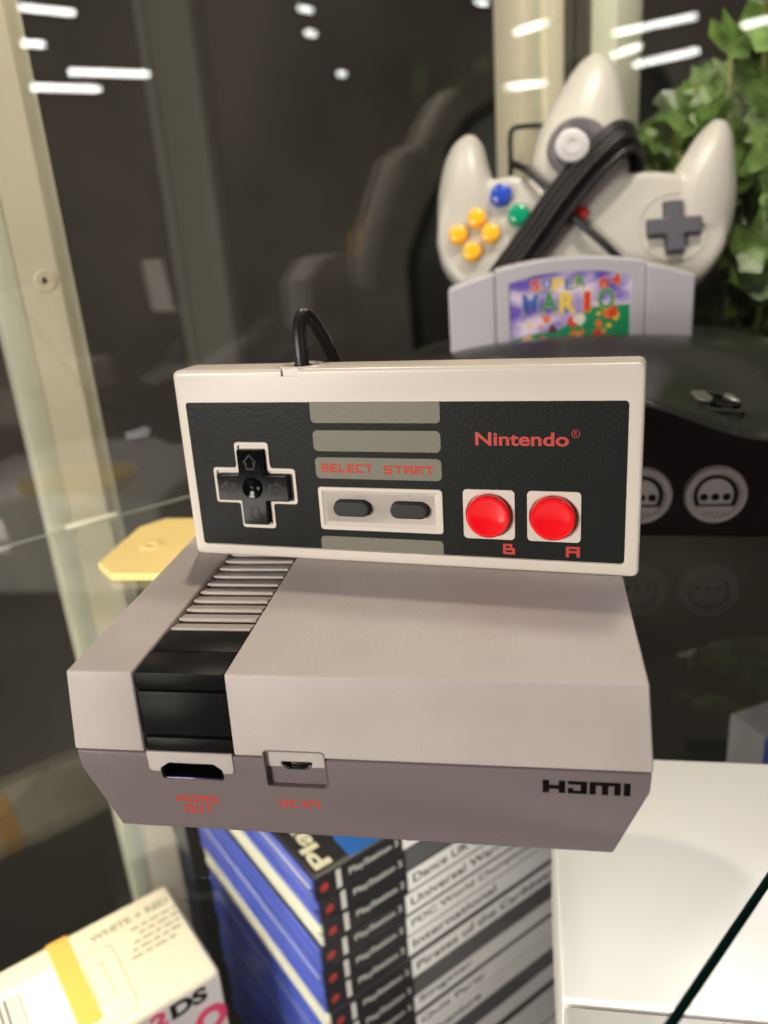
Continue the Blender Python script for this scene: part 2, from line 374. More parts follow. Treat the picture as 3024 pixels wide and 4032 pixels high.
me = applied(upper(-64.2, -47.0, side0=1.4), [('BEVEL', dict(width=.55*K, segments=3, limit_method='ANGLE', angle_limit=R(25)))])
link('upper_shell', me, light_shell, con)
me = upper(-25.6, 64.2, side1=1.4)
me = applied(me, [('BEVEL', dict(width=.55*K, segments=3, limit_method='ANGLE', angle_limit=R(25)))])
dc_cut = prism_mesh(rrect(-18.9, -4.9, 13.6, 23.3, .9), -3, 1.45)
me = cut(me, dc_cut.copy())
link('upper_shell', me, light_shell, con)
box('strip_bed', deep_black, con, -47.0, -25.6, 3.2, 100, SEAM+.2, H-2.2, 0)
# black segments of the strip
def wedge(z0, z1, depth=4, m=black_shell, x0=-46.6, x1=-25.9, inset=.35):
    bm = bmesh.new(); bm_prism(bm, [(FZ(z0)+inset, z0), (FZ(z1)+inset, z1), (FZ(z1)+depth, z1), (FZ(z0)+depth, z0)], x0, x1, 'x')
    return finish('strip_segment', bm, m, con, bevel=.22)
wedge(21.75, 25.2, x0=-46.3); wedge(26.0, 36.7)
bm = bmesh.new(); y0 = FZ(37.4)+.35
bm_prism(bm, [(y0, 37.4), (FZ(H)+.3, H-.3), (11.2, H-.3), (11.2, H-2.5), (5, H-2.5), (5, 37.4)], -46.6, -25.9, 'x'); finish('strip_segment', bm, black_shell, con, bevel=.22)
box('strip_segment', black_shell, con, -46.6, -25.9, 11.65, 21.0, H-2.5, H-.45, .22)
yy = 21.6
slat_m = light_shell
for i in range(16):
    d = 4.9; y1 = yy+d-.95
    if y1 > 100: break
    bm = bmesh.new()   # slat with a raised lip at its front edge
    bm_prism(bm, [(yy+1.3, H-2.6), (yy+1.3, H-1.15), (yy, H-1.05), (yy, H-.3), (yy+1.0, H-.3), (yy+1.2, H-.5), (y1, H-1.0), (y1, H-2.6)], -46.3, -26.3, 'x')
    finish('vent_slat', bm, slat_m, con, bevel=.12); yy += d
# lower shell
V = 5.2
prof = [(-64.0, SEAM-.35), (-63.7, SEAM-V), (-56.7, 0.1), (56.7, 0.1), (63.7, SEAM-V), (64.0, SEAM-.35)]
me = prism_mesh((prof, [(x_*.985, z_) for x_, z_ in prof]), .15, 102)
me = applied(me, [('BEVEL', dict(width=.6*K, segments=3, limit_method='ANGLE', angle_limit=R(18)))])
hd = [(-43.9, 14.4), (-28.9, 14.4), (-28.9, 17.4), (-30.9, 19.0), (-41.6, 19.0), (-43.9, 17.4)]
hdr = round_poly(hd, .7, 4)
me = cut(me, prism_mesh(hdr, -3, 9), dc_cut.copy())
tabr = rrect(-46.6, -26.2, 16.5, SEAM+.2, (1, 1, 0, 0))
me = cut(me, prism_mesh(rrect(-46.7, -26.1, 16.4, SEAM+.2, (1, 1, 0, 0)), -3, 1.0))
me = cut(me, prism_mesh([(-15.3, 19.9), (-8.1, 19.9), (-8.1, 18.9), (-9.3, 17.5), (-14.1, 17.5), (-15.3, 18.9)], -3, 6))
link('lower_shell', me, dark_shell, con, None, 30)
tab = plate_mesh([tabr], -.95, .02, .1); tab.transform(FRONT)
tab = cut(tab, prism_mesh(hdr, -3, 9))
link('port_tab', tab, light_shell, con, None, 30)
# hdmi socket
hp = con
sk = plate('hdmi_socket', gloss_black, con, [hdr, [((x_+36.4)*.90-36.4, (z_-16.7)*.86+16.75) for x_, z_ in hdr]], -7, -.55, .1, FRONT)
box('socket_back', deep_black, con, -44.2, -28.6, 7.2, 8.6, 14.2, 19.3, 0)
box('socket_rim', port_violet, con, -42.6, -29.2, -.02, .9, 14.62, 14.92, .08)
box('socket_rim', gloss_black, con, -41.5, -30.8, 2.4, 6, 16.6, 17.4, .1)
# DC recess
rec = plate_mesh([rrect(-18.8, -5.0, 18.5, 23.2, (0, 0, .9, .9))], -1.6, -1.05, 0); rec.transform(FRONT)
trap = [(-15.3, 19.9), (-8.1, 19.9), (-8.1, 18.9), (-9.3, 17.5), (-14.1, 17.5), (-15.3, 18.9)]
rec = cut(rec, prism_mesh(trap, -3, 6)); link('port_recess', rec, light_shell, con, None, 30)
tp_s = [((x_+11.7)*.88-11.7, (z_-18.7)*.78+18.7) for x_, z_ in trap]
plate('power_socket', port_metal, con, [round_poly(trap, .3, 3), round_poly(tp_s, .25, 3)], -4, -1.3, .05, FRONT)
box('socket_back', deep_black, con, -15.6, -7.8, 4.5, 5.6, 17.3, 20.1, 0)
box('socket_rim', mat('copper', (.16, .11, .08), .3, metallic=1), con, -13.4, -9.6, 2.4, 4.4, 18.0, 18.45, .05)
plate('recess_shadow_line', dark_shell, con, [rrect(-19.0, -4.8, 13.5, 23.4, 1.0), rrect(-18.75, -5.05, 13.75, 23.15, .8)], -1.0, -.0+.03, 0, FRONT)  # dark ring painting the shadow line round the recess edge
# markings on the lower shell
pixel_text('lettering', red_dark_ink, con, 'HDMI', -41.4, 7.9, 10.0, 2.0, -.14, FRONT)
pixel_text('lettering', red_dark_ink, con, 'OUT', -39.9, 5.0, 7.0, 2.1, -.14, FRONT)
pixel_text('lettering', red_dark_ink, con, 'DC', -16.8, 8.0, 4.6, 2.0, -.14, FRONT)
pixel_text('lettering', red_dark_ink, con, 'IN', -11.2, 8.0, 3.9, 2.0, -.14, FRONT)
bm = bmesh.new(); ink = mat('black_ink', (.003, .003, .003), .8, .05)
def cellbox(x, z, w_, h_): bm_box(bm, 41.9+x, 41.9+x+w_, z, z+h_, -.14, -.10)
z0, hh = 15.55, 3.2
cellbox(0, z0, 1.35, hh); cellbox(3.3, z0, 1.35, hh); cellbox(1.35, z0+1.0, 1.95, 1.0)
cellbox(5.2, z0+hh-.9, 3.9, .9); cellbox(7.8, z0, 1.3, hh-.9); cellbox(5.2, z0, 2.6, .8); cellbox(5.2, z0+.8, 1.1, .6)
cellbox(9.6, z0+hh-.9, 6.3, .9); cellbox(9.6, z0, 1.3, hh-.9); cellbox(12.1, z0, 1.3, hh-.9); cellbox(14.6, z0, 1.3, hh-.9)
cellbox(16.5, z0, 1.35, hh)
finish('lettering', bm, ink, con, FRONT, smooth=0)

# ================================================================== THE CONTROLLER ON TOP
YAW, TILT = R(-7.33), R(-2.66)
pad = thing('game_controller', 'flat rectangular grey gamepad with red round buttons, propped upright on the grey console', 'gamepad',
            (-56.78, 65.81, H+.05), (TILT, 0, YAW))
Wd, Ht, Th = 124.3, 53.6, 12.0
# body (local: X across, Z up, front face at y=0, body towards +y)
body = plate_mesh([rrect(0, Wd, 0, Ht, 1.8, 5)], -Th, 0, 1.0, 3); body.transform(FRONT)
body = cut(body, prism_mesh(rrect(3.0, 120.8, 3.3, 44.9, 1.0), -3, .55))
body = cut(body, prism_mesh(rrect(32.5, 37.4, 51.7, 56, .1), -3, .7))
link('body', body, pad_shell, pad, None, 30)
PF = FRONT @ T(0, 0, -.30)                     # plate surface sits .3 behind the rim
# d-pad opening outline
def cross(cx, cy, a, b, s=1.0, r=.8):
    p = [(-b, a), (-b, b), (-a, b), (-a, -b), (-b, -b), (-b, -a), (b, -a), (b, -b), (a, -b), (a, b), (b, b), (b, a)]
    return round_poly([(cx+x_, cy+y_) for x_, y_ in p], r, 4)
DX, DY = 21.5, 21.4
holes = [cross(DX, DY, 12.0, 4.7), rrect(40.4, 74.6, 9.6, 21.5, .8), rrect(80.3, 93.4, 8.7, 21.9, 1), rrect(96.8, 110.0, 8.7, 21.8, 1)]
plate('face_plate', pad_plate, pad, [rrect(3.15, 120.65, 3.45, 44.75, .9)] + holes, -.24, 0, 0, PF)
for (a, b, c, d, rr) in ((39.7, 74.9, 39.2, 44.7, (1.2, 1.2, 0, 0)), (39.9, 74.8, 31.5, 37.2, 1.3), (39.9, 74.8, 23.9, 29.8, 1.3), (39.7, 74.5, 3.5, 7.3, (0, 0, 1.2, 1.2))):
    plate('grey_bar', pad_bar, pad, [rrect(a, b, c, d, rr)], .0, .025, 0, PF)
pixel_text('lettering', red_dark_ink, pad, 'SELECT', 41.6, 25.7, 14.4, 2.3, .03, PF)
pixel_text('lettering', red_dark_ink, pad, 'START', 59.2, 25.5, 13.5, 2.3, .03, PF)
text('lettering', red_ink, pad, 'Nintendo', 83.8, 33.5, 23.1, 3.5, .0, PF, bold=.23)
text('lettering', red_ink, pad, 'R', 108.1, 36.2, .8, 1.0, .0, PF)
plate('lettering', red_ink, pad, [circle(108.5, 36.7, 1.0), circle(108.5, 36.7, .84)], 0, .03, 0, PF)
pixel_text('lettering', red_ink, pad, 'B', 90.4, 4.5, 3.1, 2.9, 0, PF)
pixel_text('lettering', red_ink, pad, 'A', 106.4, 4.5, 3.5, 2.9, 0, PF)
# d-pad
plate('pad_rim', pad_shell, pad, [cross(DX, DY, 12.4, 5.1, r=1.0), cross(DX, DY, 11.5, 4.2, r=.6)], -1, .45, .12, PF)
plate('pad_well', deep_black, pad, [cross(DX, DY, 12.0, 4.7)], -3.2, -2.4, 0, PF)
dp = plate_mesh([cross(DX-.1, DY-.2, 10.7, 3.75, r=.35)], -2.4, 2.1, .25, 2)
dpo = link('direction_pad', dp, gloss_black, pad, PF, 30)
def arrow(cx, cy, ang, s=1.0):
    p = [(-1.2, -2.0), (1.2, -2.0), (1.2, .2), (2.1, .2), (0, 2.4), (-2.1, .2), (-1.2, .2)]
    c, s_ = math.cos(R(ang)), math.sin(R(ang)); o = [(x_*c-y_*s_, x_*s_+y_*c) for x_, y_ in p]; q = [(x_*.8, y_*.8) for x_, y_ in o]
    return [(cx+x_, cy+y_) for x_, y_ in o], [(cx+x_, cy+y_) for x_, y_ in q]
for ax, ay, an in ((0, 7.2, 0), (0, -7.4, 180), (-7.3, 0, 90), (7.1, 0, -90)):
    o_, q_ = arrow(DX-.1+ax, DY-.2+ay, an)
    plate('arrow_mark', mat('dpad_mark', (.012, .012, .013), .4, .3), dpo, [o_, q_], 2.08, 2.22, .03, PF)
lathe('thumb_dimple', gloss_black, dpo, [(0, .35), (1.0, .42), (2.0, .75), (2.6, .9), (2.9, .7), (3.1, 0)], PF @ T(DX-.1, DY-.2, 1.95))
# select / start tray
tray_o, tray_i = rrect(40.2, 74.8, 9.4, 21.6, .9), rrect(41.3, 73.7, 10.6, 20.6, .4)
plate('tray_rim', pad_shell, pad, [tray_o, tray_i], -1.2, .5, .12, PF)
def tray_bottom():
    bm = bmesh.new()
    a = [(41.3, 10.6), (73.7, 10.6), (73.7, 20.6), (41.3, 20.6)]; b = [(42.4, 11.6), (72.6, 11.6), (72.6, 19.7), (42.4, 19.7)]
    A_ = [bm.verts.new((*p, .35)) for p in a]; B_ = [bm.verts.new((*p, -.25)) for p in b]; bm.faces.new(B_)
    for i in range(4): bm.faces.new((A_[i], A_[(i+1) % 4], B_[(i+1) % 4], B_[i]))
    return finish('tray', bm, pad_shell, pad, PF, smooth=0)
tray_bottom()
for cx, cy in ((49.65, 15.8), (65.75, 15.75)):
    pill = lambda w_, h_: rrect(cx-w_, cx+w_, cy-h_, cy+h_, h_-.01, 10)
    plate('button_gap', deep_black, pad, [pill(5.35, 2.3)], -.3, -.2, 0, PF)
    plate('menu_button', rubber, pad, [pill(5.1, 2.1)], -.6, 1.7, .45, PF, 3)
# A and B
for cx, cy, x0, x1 in ((86.9, 15.2, 80.2, 93.6), (103.25, 15.2, 96.7, 110.1)):
    plate('button_surround', pad_shell, pad, [rrect(x0, x1, 8.6, 22.0, 1.1), circle(cx, cy, 6.05, 48)], -1.4, .4, .12, PF)
    plate('button_gap', deep_black, pad, [circle(cx, cy, 6.05, 48)], -1.4, -1.3, 0, PF)
    lathe('round_button', red_plastic, pad, [(0, 2.0), (2, 2.05), (3.8, 2.2), (4.9, 2.42), (5.35, 2.38), (5.62, 2.1), (5.68, 1.6), (5.7, -1.2)], PF @ T(cx, cy, 0))
# rear: strain relief ring on the top edge and the cable
lathe('cable_collar', pad_shell, pad, [(2.5, .1), (4.6, .05), (5.0, .35), (5.6, .35), (6.0, 0)], T(36.3, 6.3, Ht))
lathe('cable_hole', deep_black, pad, [(0, .12), (2.6, .12)], T(36.3, 6.3, Ht))
tube('cable', cable_mat, pad, [(36.3, 6.3, 50), (36.1, 6.4, 57), (35.7, 7.8, 63), (36.1, 10.6, 66.5), (37.6, 13.8, 64), (39.2, 17, 58.5), (40.8, 20, 52), (43.5, 25, 42), (49, 34, 22), (58, 46, -6), (70, 60, -28), (84, 72, -38.5), (98, 76, -39.6)], 2.0)

# ================================================================== BLACK CONSOLE BEHIND (with cartridge slot)
char = mat('charcoal_plastic', (.016, .0165, .0155), .26, .4, .12, 900)
char_front = mat('charcoal_front', (.007, .005, .0055), .55, .08, .1, 900)
port_grey = mat('port_grey', (.27, .245, .25), .45, .5, .1, 1500)
dusty(char, .12, 900)
blk = thing('game_console', 'large rounded black game console behind, with grey socket rings on its front', 'game console', (66, 170, 0))
def sstep(a, b, t): t = max(0, min(1, (t-a)/(b-a))); return t*t*(3-2*t)
def ztop(x_, y_):                              # world mm
    d = abs(x_-64); edge = 60-17*sstep(6, 66, d)-3*sstep(60, 125, d)
    rear = 66-12*sstep(30, 130, d)
    z = edge+(rear-edge)*sstep(0, 1, (y_-168)/105)
    z += 5*math.exp(-((x_-64)/52)**2-((y_-246)/14)**2)      # raised lip of the cartridge slot
    z -= 9*sstep(300, 328, y_)
    return z
def foot(x_):                                  # front / rear limits of the body at x
    t = (x_-66)/116; s = abs(t)
    return 168+12*max(0, s-.82)**1.0/.18*1.6, (330 if t > 0 else 326)-60*sstep(.45, 1, s)
bm = bmesh.new(); NX, NY = 90, 46; gridv = []
for i in range(NX+1):
    x_ = -48+230*i/NX; f, rr = foot(x_); row = []
    for j in range(NY+1):
        y_ = f+(rr-f)*j/NY; e = min(j/NY, 1-j/NY)*(rr-f); ex = min(i, NX-i)*230/NX
        z = ztop(x_, y_)-3.0*(1-min(1, min(e, ex)/4))**2
        row.append(bm.verts.new((x_-66, y_-170, z)))
    gridv.append(row)
for i in range(NX):
    for j in range(NY): bm.faces.new((gridv[i][j], gridv[i+1][j], gridv[i+1][j+1], gridv[i][j+1]))
finish('top_cover', bm, char, blk, smooth=60)
bm = bmesh.new()                               # skirt: front and side walls, slightly tucked in below
border = [gridv_ for gridv_ in []]
pts = []
for i in range(NX+1): x_ = -48+230*i/NX; f, rr = foot(x_); pts.append((x_, f, ztop(x_, f)-2.6))
for j in range(1, NY+1): x_ = 182; f, rr = foot(x_); y_ = f+(rr-f)*j/NY; pts.append((x_, y_, ztop(x_, y_)-2.6))
for i in range(NX-1, -1, -1): x_ = -48+230*i/NX; f, rr = foot(x_); pts.append((x_, rr, ztop(x_, rr)-2.6))
for j in range(NY-1, 0, -1): x_ = -48; f, rr = foot(x_); y_ = f+(rr-f)*j/NY; pts.append((x_, y_, ztop(x_, y_)-2.6))
rings = []
for k, (ins, zf) in enumerate(((.0, 1.0), (.5, .985), (.6, .90), (.2, .5), (.8, .08), (3.0, .03))):
    ring = []
    for (x_, y_, z) in pts:
        dx, dy = 66-x_, 248-y_; L = math.hypot(dx, dy)
        ring.append(bm.verts.new((x_+dx/L*ins-66, y_+dy/L*ins-170, z*zf+.6)))
    rings.append(ring)
for a, b in zip(rings, rings[1:]):
    n_ = len(a)
    for k in range(n_): bm.faces.new((a[k], a[(k+1) % n_], b[(k+1) % n_], b[k]))
bm.faces.new(rings[-1]); finish('lower_case', bm, char_front, blk, smooth=40)
for px in (28.5, 55.5, 82.5, 109.8):
    zc = 20.4; MM = T(px-66, 168-170-.4, zc) @ FRONT
    ringo = lathe('controller_port', port_grey, blk, [(8.4, 0), (8.5, .9), (9.4, 1.5), (10.9, 1.3), (11.6, .2), (11.7, -1.5)], MM)
    dsh = lambda s_: round_poly([(8.2*s_*math.cos(R(a)), 8.2*s_*math.sin(R(a))) for a in range(-20, 201, 10)]+[(-7.3*s_, -4.6*s_), (7.3*s_, -4.6*s_)], .6, 3)
    plate('port_face', port_grey, ringo, [circle(0, 0, 9.0, 48), dsh(1.0)], -.2, .7, .1, MM)
    plate('port_gap', deep_black, ringo, [circle(0, 0, 8.8, 40)], -.8, -.5, 0, MM)
    ins = plate('port_insert', port_grey, ringo, [dsh(.80), *[circle(hx, -.9, 1.55, 20) for hx in (-4.1, 0, 4.1)]], -.5, .35, .1, MM)
    for hx in (-2.9, -1, 1, 2.9): plate('port_dot', char_front, ringo, [circle(hx, -7.1, .42, 12)], .7, .76, 0, MM)
# power slider in a hollow of the top
SW = T(113.5-66, 195-170, 50.0) @ Matrix.Rotation(R(13), 4, 'X') @ Matrix.Rotation(R(7), 4, 'Y')
wo = [(-13, 5), (-10.5, -6.5), (-2, -9.5), (9, -9), (11.5, -3), (8, 5.5), (-6, 8.5)]
rim_o = round_poly(wo, 3, 5); rim_i = round_poly([(x_*.84, y_*.8) for x_, y_ in wo], 2.5, 5)
plate('switch_rim', mat('switch_rim', (.03, .032, .03), .18, .6), blk, [rim_o, rim_i], -1.5, .9, .35, SW, 3)
plate('switch_well', gloss_black, blk, [rim_i], -1.2, -.2, 0, SW)
swm = mat('switch_grey', (.10, .10, .095), .15, .6)
plate('power_switch', swm, blk, [round_poly([(-10, 3.5), (-8.5, -4), (-4, -6), (-1.5, -1), (-4, 5)], 2, 5)], -.3, 2.6, 1.0, SW, 4)
plate('power_switch', swm, blk, [round_poly([(2.5, 3.5), (3.5, -.5), (8, -4), (9, -1.5), (6.5, 4)], 1.6, 5)], -.3, 2.4, .8, SW, 4)
plate('power_switch', gloss_black, blk, [round_poly([(-3, -2), (1, -6.5), (7, -5.5), (3, 0), (1, 4), (-3, 4.5)], 1.6, 5)], -.3, .9, .4, SW, 4)

# ================================================================== CARTRIDGE
cart_m = mat('cartridge_grey', (.41, .41, .455), .42, .45, .15, 1800, var=.03, vscale=30)
cart = thing('game_cartridge', 'grey game cartridge with a purple and green picture label, seated in the black console', 'game cartridge', (59.5, 262, 50), (0, 0, R(3)))
def arc_top(x0, x1, zc, drop, n=16, half=57.5): return [(x0+(x1-x0)*i/n, zc-drop*((x0+(x1-x0)*i/n)/half)**2) for i in range(n+1)]
topz, drop = 53.3, 10.5
def wing(sgn):
    a, b = (34.7, 56.8) if sgn > 0 else (-56.8, -34.7)
    t_ = arc_top(a, b, topz-.8, drop, 8)
    pts_ = [(b, 0)] + t_[::-1] + [(a, 0)]
    return pts_
for sgn in (-1, 1):
    plate('side_wing', cart_m, cart, [round_poly(wing(sgn), 1.6, 3)], -17, -.5, .9, FRONT, 3)
mid = [(34.4, 0)] + arc_top(-34.4, 34.4, topz, drop, 14)[::-1] + [(-34.4, 0)]
lab = round_poly([(28, -6), (28, 43.6), (15, 46.7), (0, 47.6), (-15, 46.7), (-28, 43.6), (-28, -6)], 1.5, 4)
plate('front_frame', cart_m, cart, [mid, [(x_, max(y_, 3)) for x_, y_ in lab]], -1.6, 0, .4, FRONT, 2)
plate('front_frame', cart_m, cart, [mid], -18, -1.2, 1, FRONT)
# label: plain landscape (sky, hill, soft mounds) with the title in coloured letters
def label_mat():
    m = bpy.data.materials.new('label_print'); m.use_nodes = True; nt = m.node_tree; b = nt.nodes['Principled BSDF']; b.inputs['Roughness'].default_value = .3
    tc = nt.nodes.new('ShaderNodeTexCoord'); mp = nt.nodes.new('ShaderNodeMapping'); mp.inputs['Scale'].default_value = (25, 25, 55)
    n = nt.nodes.new('ShaderNodeTexNoise'); n.inputs['Scale'].default_value = 1.6; n.inputs['Detail'].default_value = 3
    r = nt.nodes.new('ShaderNodeValToRGB'); e = r.color_ramp.elements; e[0].position = .42; e[0].color = (.13, .085, .45, 1); e[1].position = .60; e[1].color = (.68, .60, .74, 1)
    nt.links.new(tc.outputs['Object'], mp.inputs[0]); nt.links.new(mp.outputs[0], n.inputs[0]); nt.links.new(n.outputs['Fac'], r.inputs[0]); nt.links.new(r.outputs[0], b.inputs[0])
    return m
lb = plate('label', label_mat(), cart, [[(x_, max(y_, 3.2)) for x_, y_ in lab]], -1.2, -.7, 0, FRONT)
LF = FRONT @ T(0, 0, -.69)
def flat(col, nm): return mat(nm, col, .3)
gL = flat((.015, .24, .10), 'print_green'); yL = flat((.75, .55, .04), 'print_yellow'); rL = flat((.62, .05, .03), 'print_red'); bL = flat((.05, .13, .45), 'print_blue'); oL = flat((.72, .16, .03), 'print_orange'); skin = flat((.62, .36, .16), 'print_tan')
plate('label_print', gL, lb, [catm2 for catm2 in [[(27.9, 3.4), (27.9, 31), (15, 31), (8, 30), (2, 25), (-6, 20), (-14, 20), (-27.9, 17), (-27.9, 3.4)]]], 0, .03, 0, LF)
rb = random.Random(11); wL = flat((.70, .66, .62), 'print_white'); dL = flat((.10, .04, .05), 'print_dark'); zz = .035
for k in range(70):
    colm = (rL, oL, yL, rL, oL, skin, wL, dL, yL, bL)[k % 10]; cx_, cz_ = rb.uniform(-20, 24), rb.uniform(6, 28); rr0 = rb.uniform(1.0, 3.4)
    if cz_ > 17 and rb.random() < .5: continue
    plate('label_print', colm, lb, [[(cx_+rr0*rb.uniform(.6, 1.25)*math.cos(R(a)), max(3.5, cz_+rr0*rb.uniform(.6, 1.25)*math.sin(R(a)))) for a in range(0, 360, 40)]], zz, zz+.004, 0, LF); zz += .002
def colored_word(word, cols, x, y, w_, h_, z):
    n_ = len(word); cw = w_/n_
    for i, c_ in enumerate(word):
        if c_ == ' ': continue
        yo = y+.5*math.sin(i*1.9); ww = cw*.84 if c_ != 'I' else cw*.34; xo = x+i*cw+(cw*.25 if c_ == 'I' else 0)
        text('lettering', yL, lb, c_, xo-.3, yo-.4, ww+.6, h_+.6, z, LF, bold=.35, thick=.02)
        text('lettering', cols[i], lb, c_, xo, yo, ww, h_, z+.03, LF, bold=.25, thick=.02)
colored_word('SUPER 64', [rL, bL, yL, bL, gL, gL, rL, rL], -18, 39.6, 42, 5.2, .13)
colored_word('MARIO', [bL, gL, yL, rL, gL], -22, 29.0, 44, 9.2, .13)

# ================================================================== THREE-PRONGED CONTROLLER
a6, t21 = R(6), R(21)
nrm = Vector((math.sin(a6)*math.cos(t21), -math.cos(a6)*math.cos(t21), math.sin(t21)))
Xv = Vector((math.cos(a6), math.sin(a6), 0)); Yv = nrm.cross(Xv)
rotm = Matrix((Xv, Yv, nrm)).transposed().to_4x4()
tri = thing('game_controller', 'light grey three-pronged gamepad stood upside down with its black cable wound round it', 'gamepad', (64, 312, 100), rotm.to_euler())
tri_m = mat('tri_shell', (.41, .402, .37), .38, .45, .06, 900, var=.02, vscale=20)
def ellipsoid_chain(bm, pts_, n=20, seg=16):
    """tapered rounded limb through (x,y,z,rx,rz)"""
    P = catmull([(p[0], p[1], p[2]) for p in pts_], seg); RR = catmull([(p[3], p[4], 0) for p in pts_], seg); rings_ = []
    for i, p in enumerate(P):
        t = (P[min(i+1, len(P)-1)]-P[max(i-1, 0)]).normalized(); N = Vector((0, 0, 1)); N = (N-t*N.dot(t)).normalized(); B = t.cross(N)
        rings_.append([bm.verts.new(p+B*math.cos(2*math.pi*k/n)*max(.3, RR[i].x)+N*math.sin(2*math.pi*k/n)*max(.3, RR[i].y)) for k in range(n)])
    for a, b in zip(rings_, rings_[1:]):
        for k in range(n): bm.faces.new((a[k], a[(k+1) % n], b[(k+1) % n], b[k]))
    bm.faces.new(rings_[0][::-1]); bm.faces.new(rings_[-1])
bm = bmesh.new()
ellipsoid_chain(bm, [(-52, 20, -10, 18, 12), (-53, 38, -10, 16, 13), (-53, 54, -11, 12.5, 12.5), (-51, 66, -12, 8.5, 9), (-50, 71.5, -12, 4, 4.5), (-50, 73.3, -12, .5, .5)])
ellipsoid_chain(bm, [(2, 20, -9, 24, 9), (6, 45, -8, 26, 11), (10, 66, -9, 23.5, 12), (15, 86, -11, 17.5, 12.5), (18, 100, -12, 12, 10), (19.5, 108, -12, 6, 5.5), (20, 110.8, -12, .5, .5)])
ellipsoid_chain(bm, [(64, 12, -10, 19, 12), (69, 32, -10, 18, 13), (74, 48, -11, 13.5, 12.5), (78.5, 61, -12, 9, 9), (80.5, 68, -12, 4.5, 5), (81, 70, -12, .5, .5)])
me = mesh_of(bm)
outl = [(-70.5, 14), (-68.5, 30), (-62, 40), (-45, 44), (-26, 46), (-16, 38), (0, 32), (12, 38), (36, 43), (62, 38), (76, 25), (79, 6), (72, -8), (60, -19), (38, -24), (8, -20), (-8, -20), (-34, -19), (-56, -12), (-67, 0)]
core = plate_mesh([[(p.x, p.y) for p in catmull([(x_, y_, 0) for x_, y_ in outl+outl[:1]], 6)][:-1]], -16, 0, 4.5, 5)
j = bmesh.new(); j.from_mesh(me); j.from_mesh(core); me = bpy.data.meshes.new('m'); j.to_mesh(me); j.free()
me = applied(me, [('REMESH', dict(mode='VOXEL', voxel_size=.0011)), ('SMOOTH', dict(factor=.5, iterations=7))])
trib = link('body', me, tri_m, tri, None, 80)
bowl = mat('stick_bowl', (.14, .13, .15), .25, .5); stickm = mat('stick_grey', (.42, .42, .44), .4)
lathe('stick_bowl', bowl, tri, [(0, 2.5), (10.5, 2.6), (12.5, 4.2), (14, 4.4), (15.2, 3.4), (15.8, 1), (15.9, -6)], T(4.5, 55, 2))
lathe('analog_stick', stickm, tri, [(0, 15.3), (2.2, 15.2), (2.5, 15.8), (4.8, 15.9), (5.1, 15.3), (7.2, 15.4), (8.3, 14.8), (8.6, 13.8), (8, 12.6), (4, 12), (3.5, 4)], T(-.5, 52, 0))
def round_btn(col_, nm, cx, cy, r_, h_=5):
    lathe('round_button', mat(nm, col_, .22, .5, coat=.4), tri, [(0, h_), (r_*.6, h_-.1), (r_*.88, h_-.6), (r_, h_-1.6), (r_*1.02, -2)], T(cx, cy, .5))
round_btn((.02, .06, .42), 'btn_blue', -36.1, 34.3, 5.6); round_btn((.0, .25, .13), 'btn_green', -27.5, 23.2, 5.5)
for cx, cy in ((-49.1, 23.2), (-59.2, 15.3), (-42.3, 14.7), (-52.4, 5.9)): round_btn((.85, .42, .02), 'btn_yellow', cx, cy, 4.9, 4.4)
plate('button_dish', mat('dish_grey', (.42, .40, .36), .4), tri, [round_poly([(-50.5, 31.5), (-35, 14.5), (-51, -2), (-67, 15)], 8, 6)], -.4, .35, .2)
plate('pad_dish', tri_m, tri, [circle(51.1, 11.4, 18, 60), circle(51.1, 11.4, 17.2, 60)], -.5, .5, .3)
plate('direction_pad', mat('pad_slate', (.085, .085, .105), .35), tri, [cross(51.1, 11.4, 13.0, 4.2, r=.8)], -.5, 4.2, .8, None, 3)
plate('pad_well', mat('pad_well', (.05, .05, .055), .5), tri, [cross(51.1, 11.4, 13.9, 5.1, r=1.4)], -.4, .45, .1)
plate('round_button', mat('btn_red', (.5, .02, .02), .3), tri, [circle(4, 22, 3.6, 32)], 0, 3.2, .6)
# its cable: flat bundle across the body, one strand the other way, loop at the upper left
for k in range(6):
    o = (k-2.5)*3.1; lift = 5.5+2.4*math.sin(k*1.7)**2+(2.5 if k in (2, 3) else 0)
    pth = [(-50+o*.75, -26-o*.55, -6), (-40+o*.75, -14-o*.55, lift-1), (-22+o*.72, 8-o*.6, lift+1), (-4+o*.7, 30-o*.66, lift+3.5), (14+o*.6, 48-o*.75, lift+5), (27+o*.4, 57-o*.9, lift+2), (36+o*.3, 56-o*1.1, -3), (34, 50-o, -16)]
    tube('cable', cable_mat, tri, pth, 1.75)
tube('cable', cable_mat, tri, [(-28, 56, -12), (-25, 50, -2), (-21, 45, 3), (-11, 33, 5), (2, 17, 5), (18, .5, 5), (28, -10, 0), (34, -18, -8)], 2.0)
tube('cable', cable_mat, tri, [(-27.5, 28, -19), (-28.5, 46, -19), (-28.3, 62, -18), (-28, 72, -18), (-26.3, 77.3, -18), (-20, 78.4, -18), (-8, 78, -19), (2, 76, -20)], 1.5)

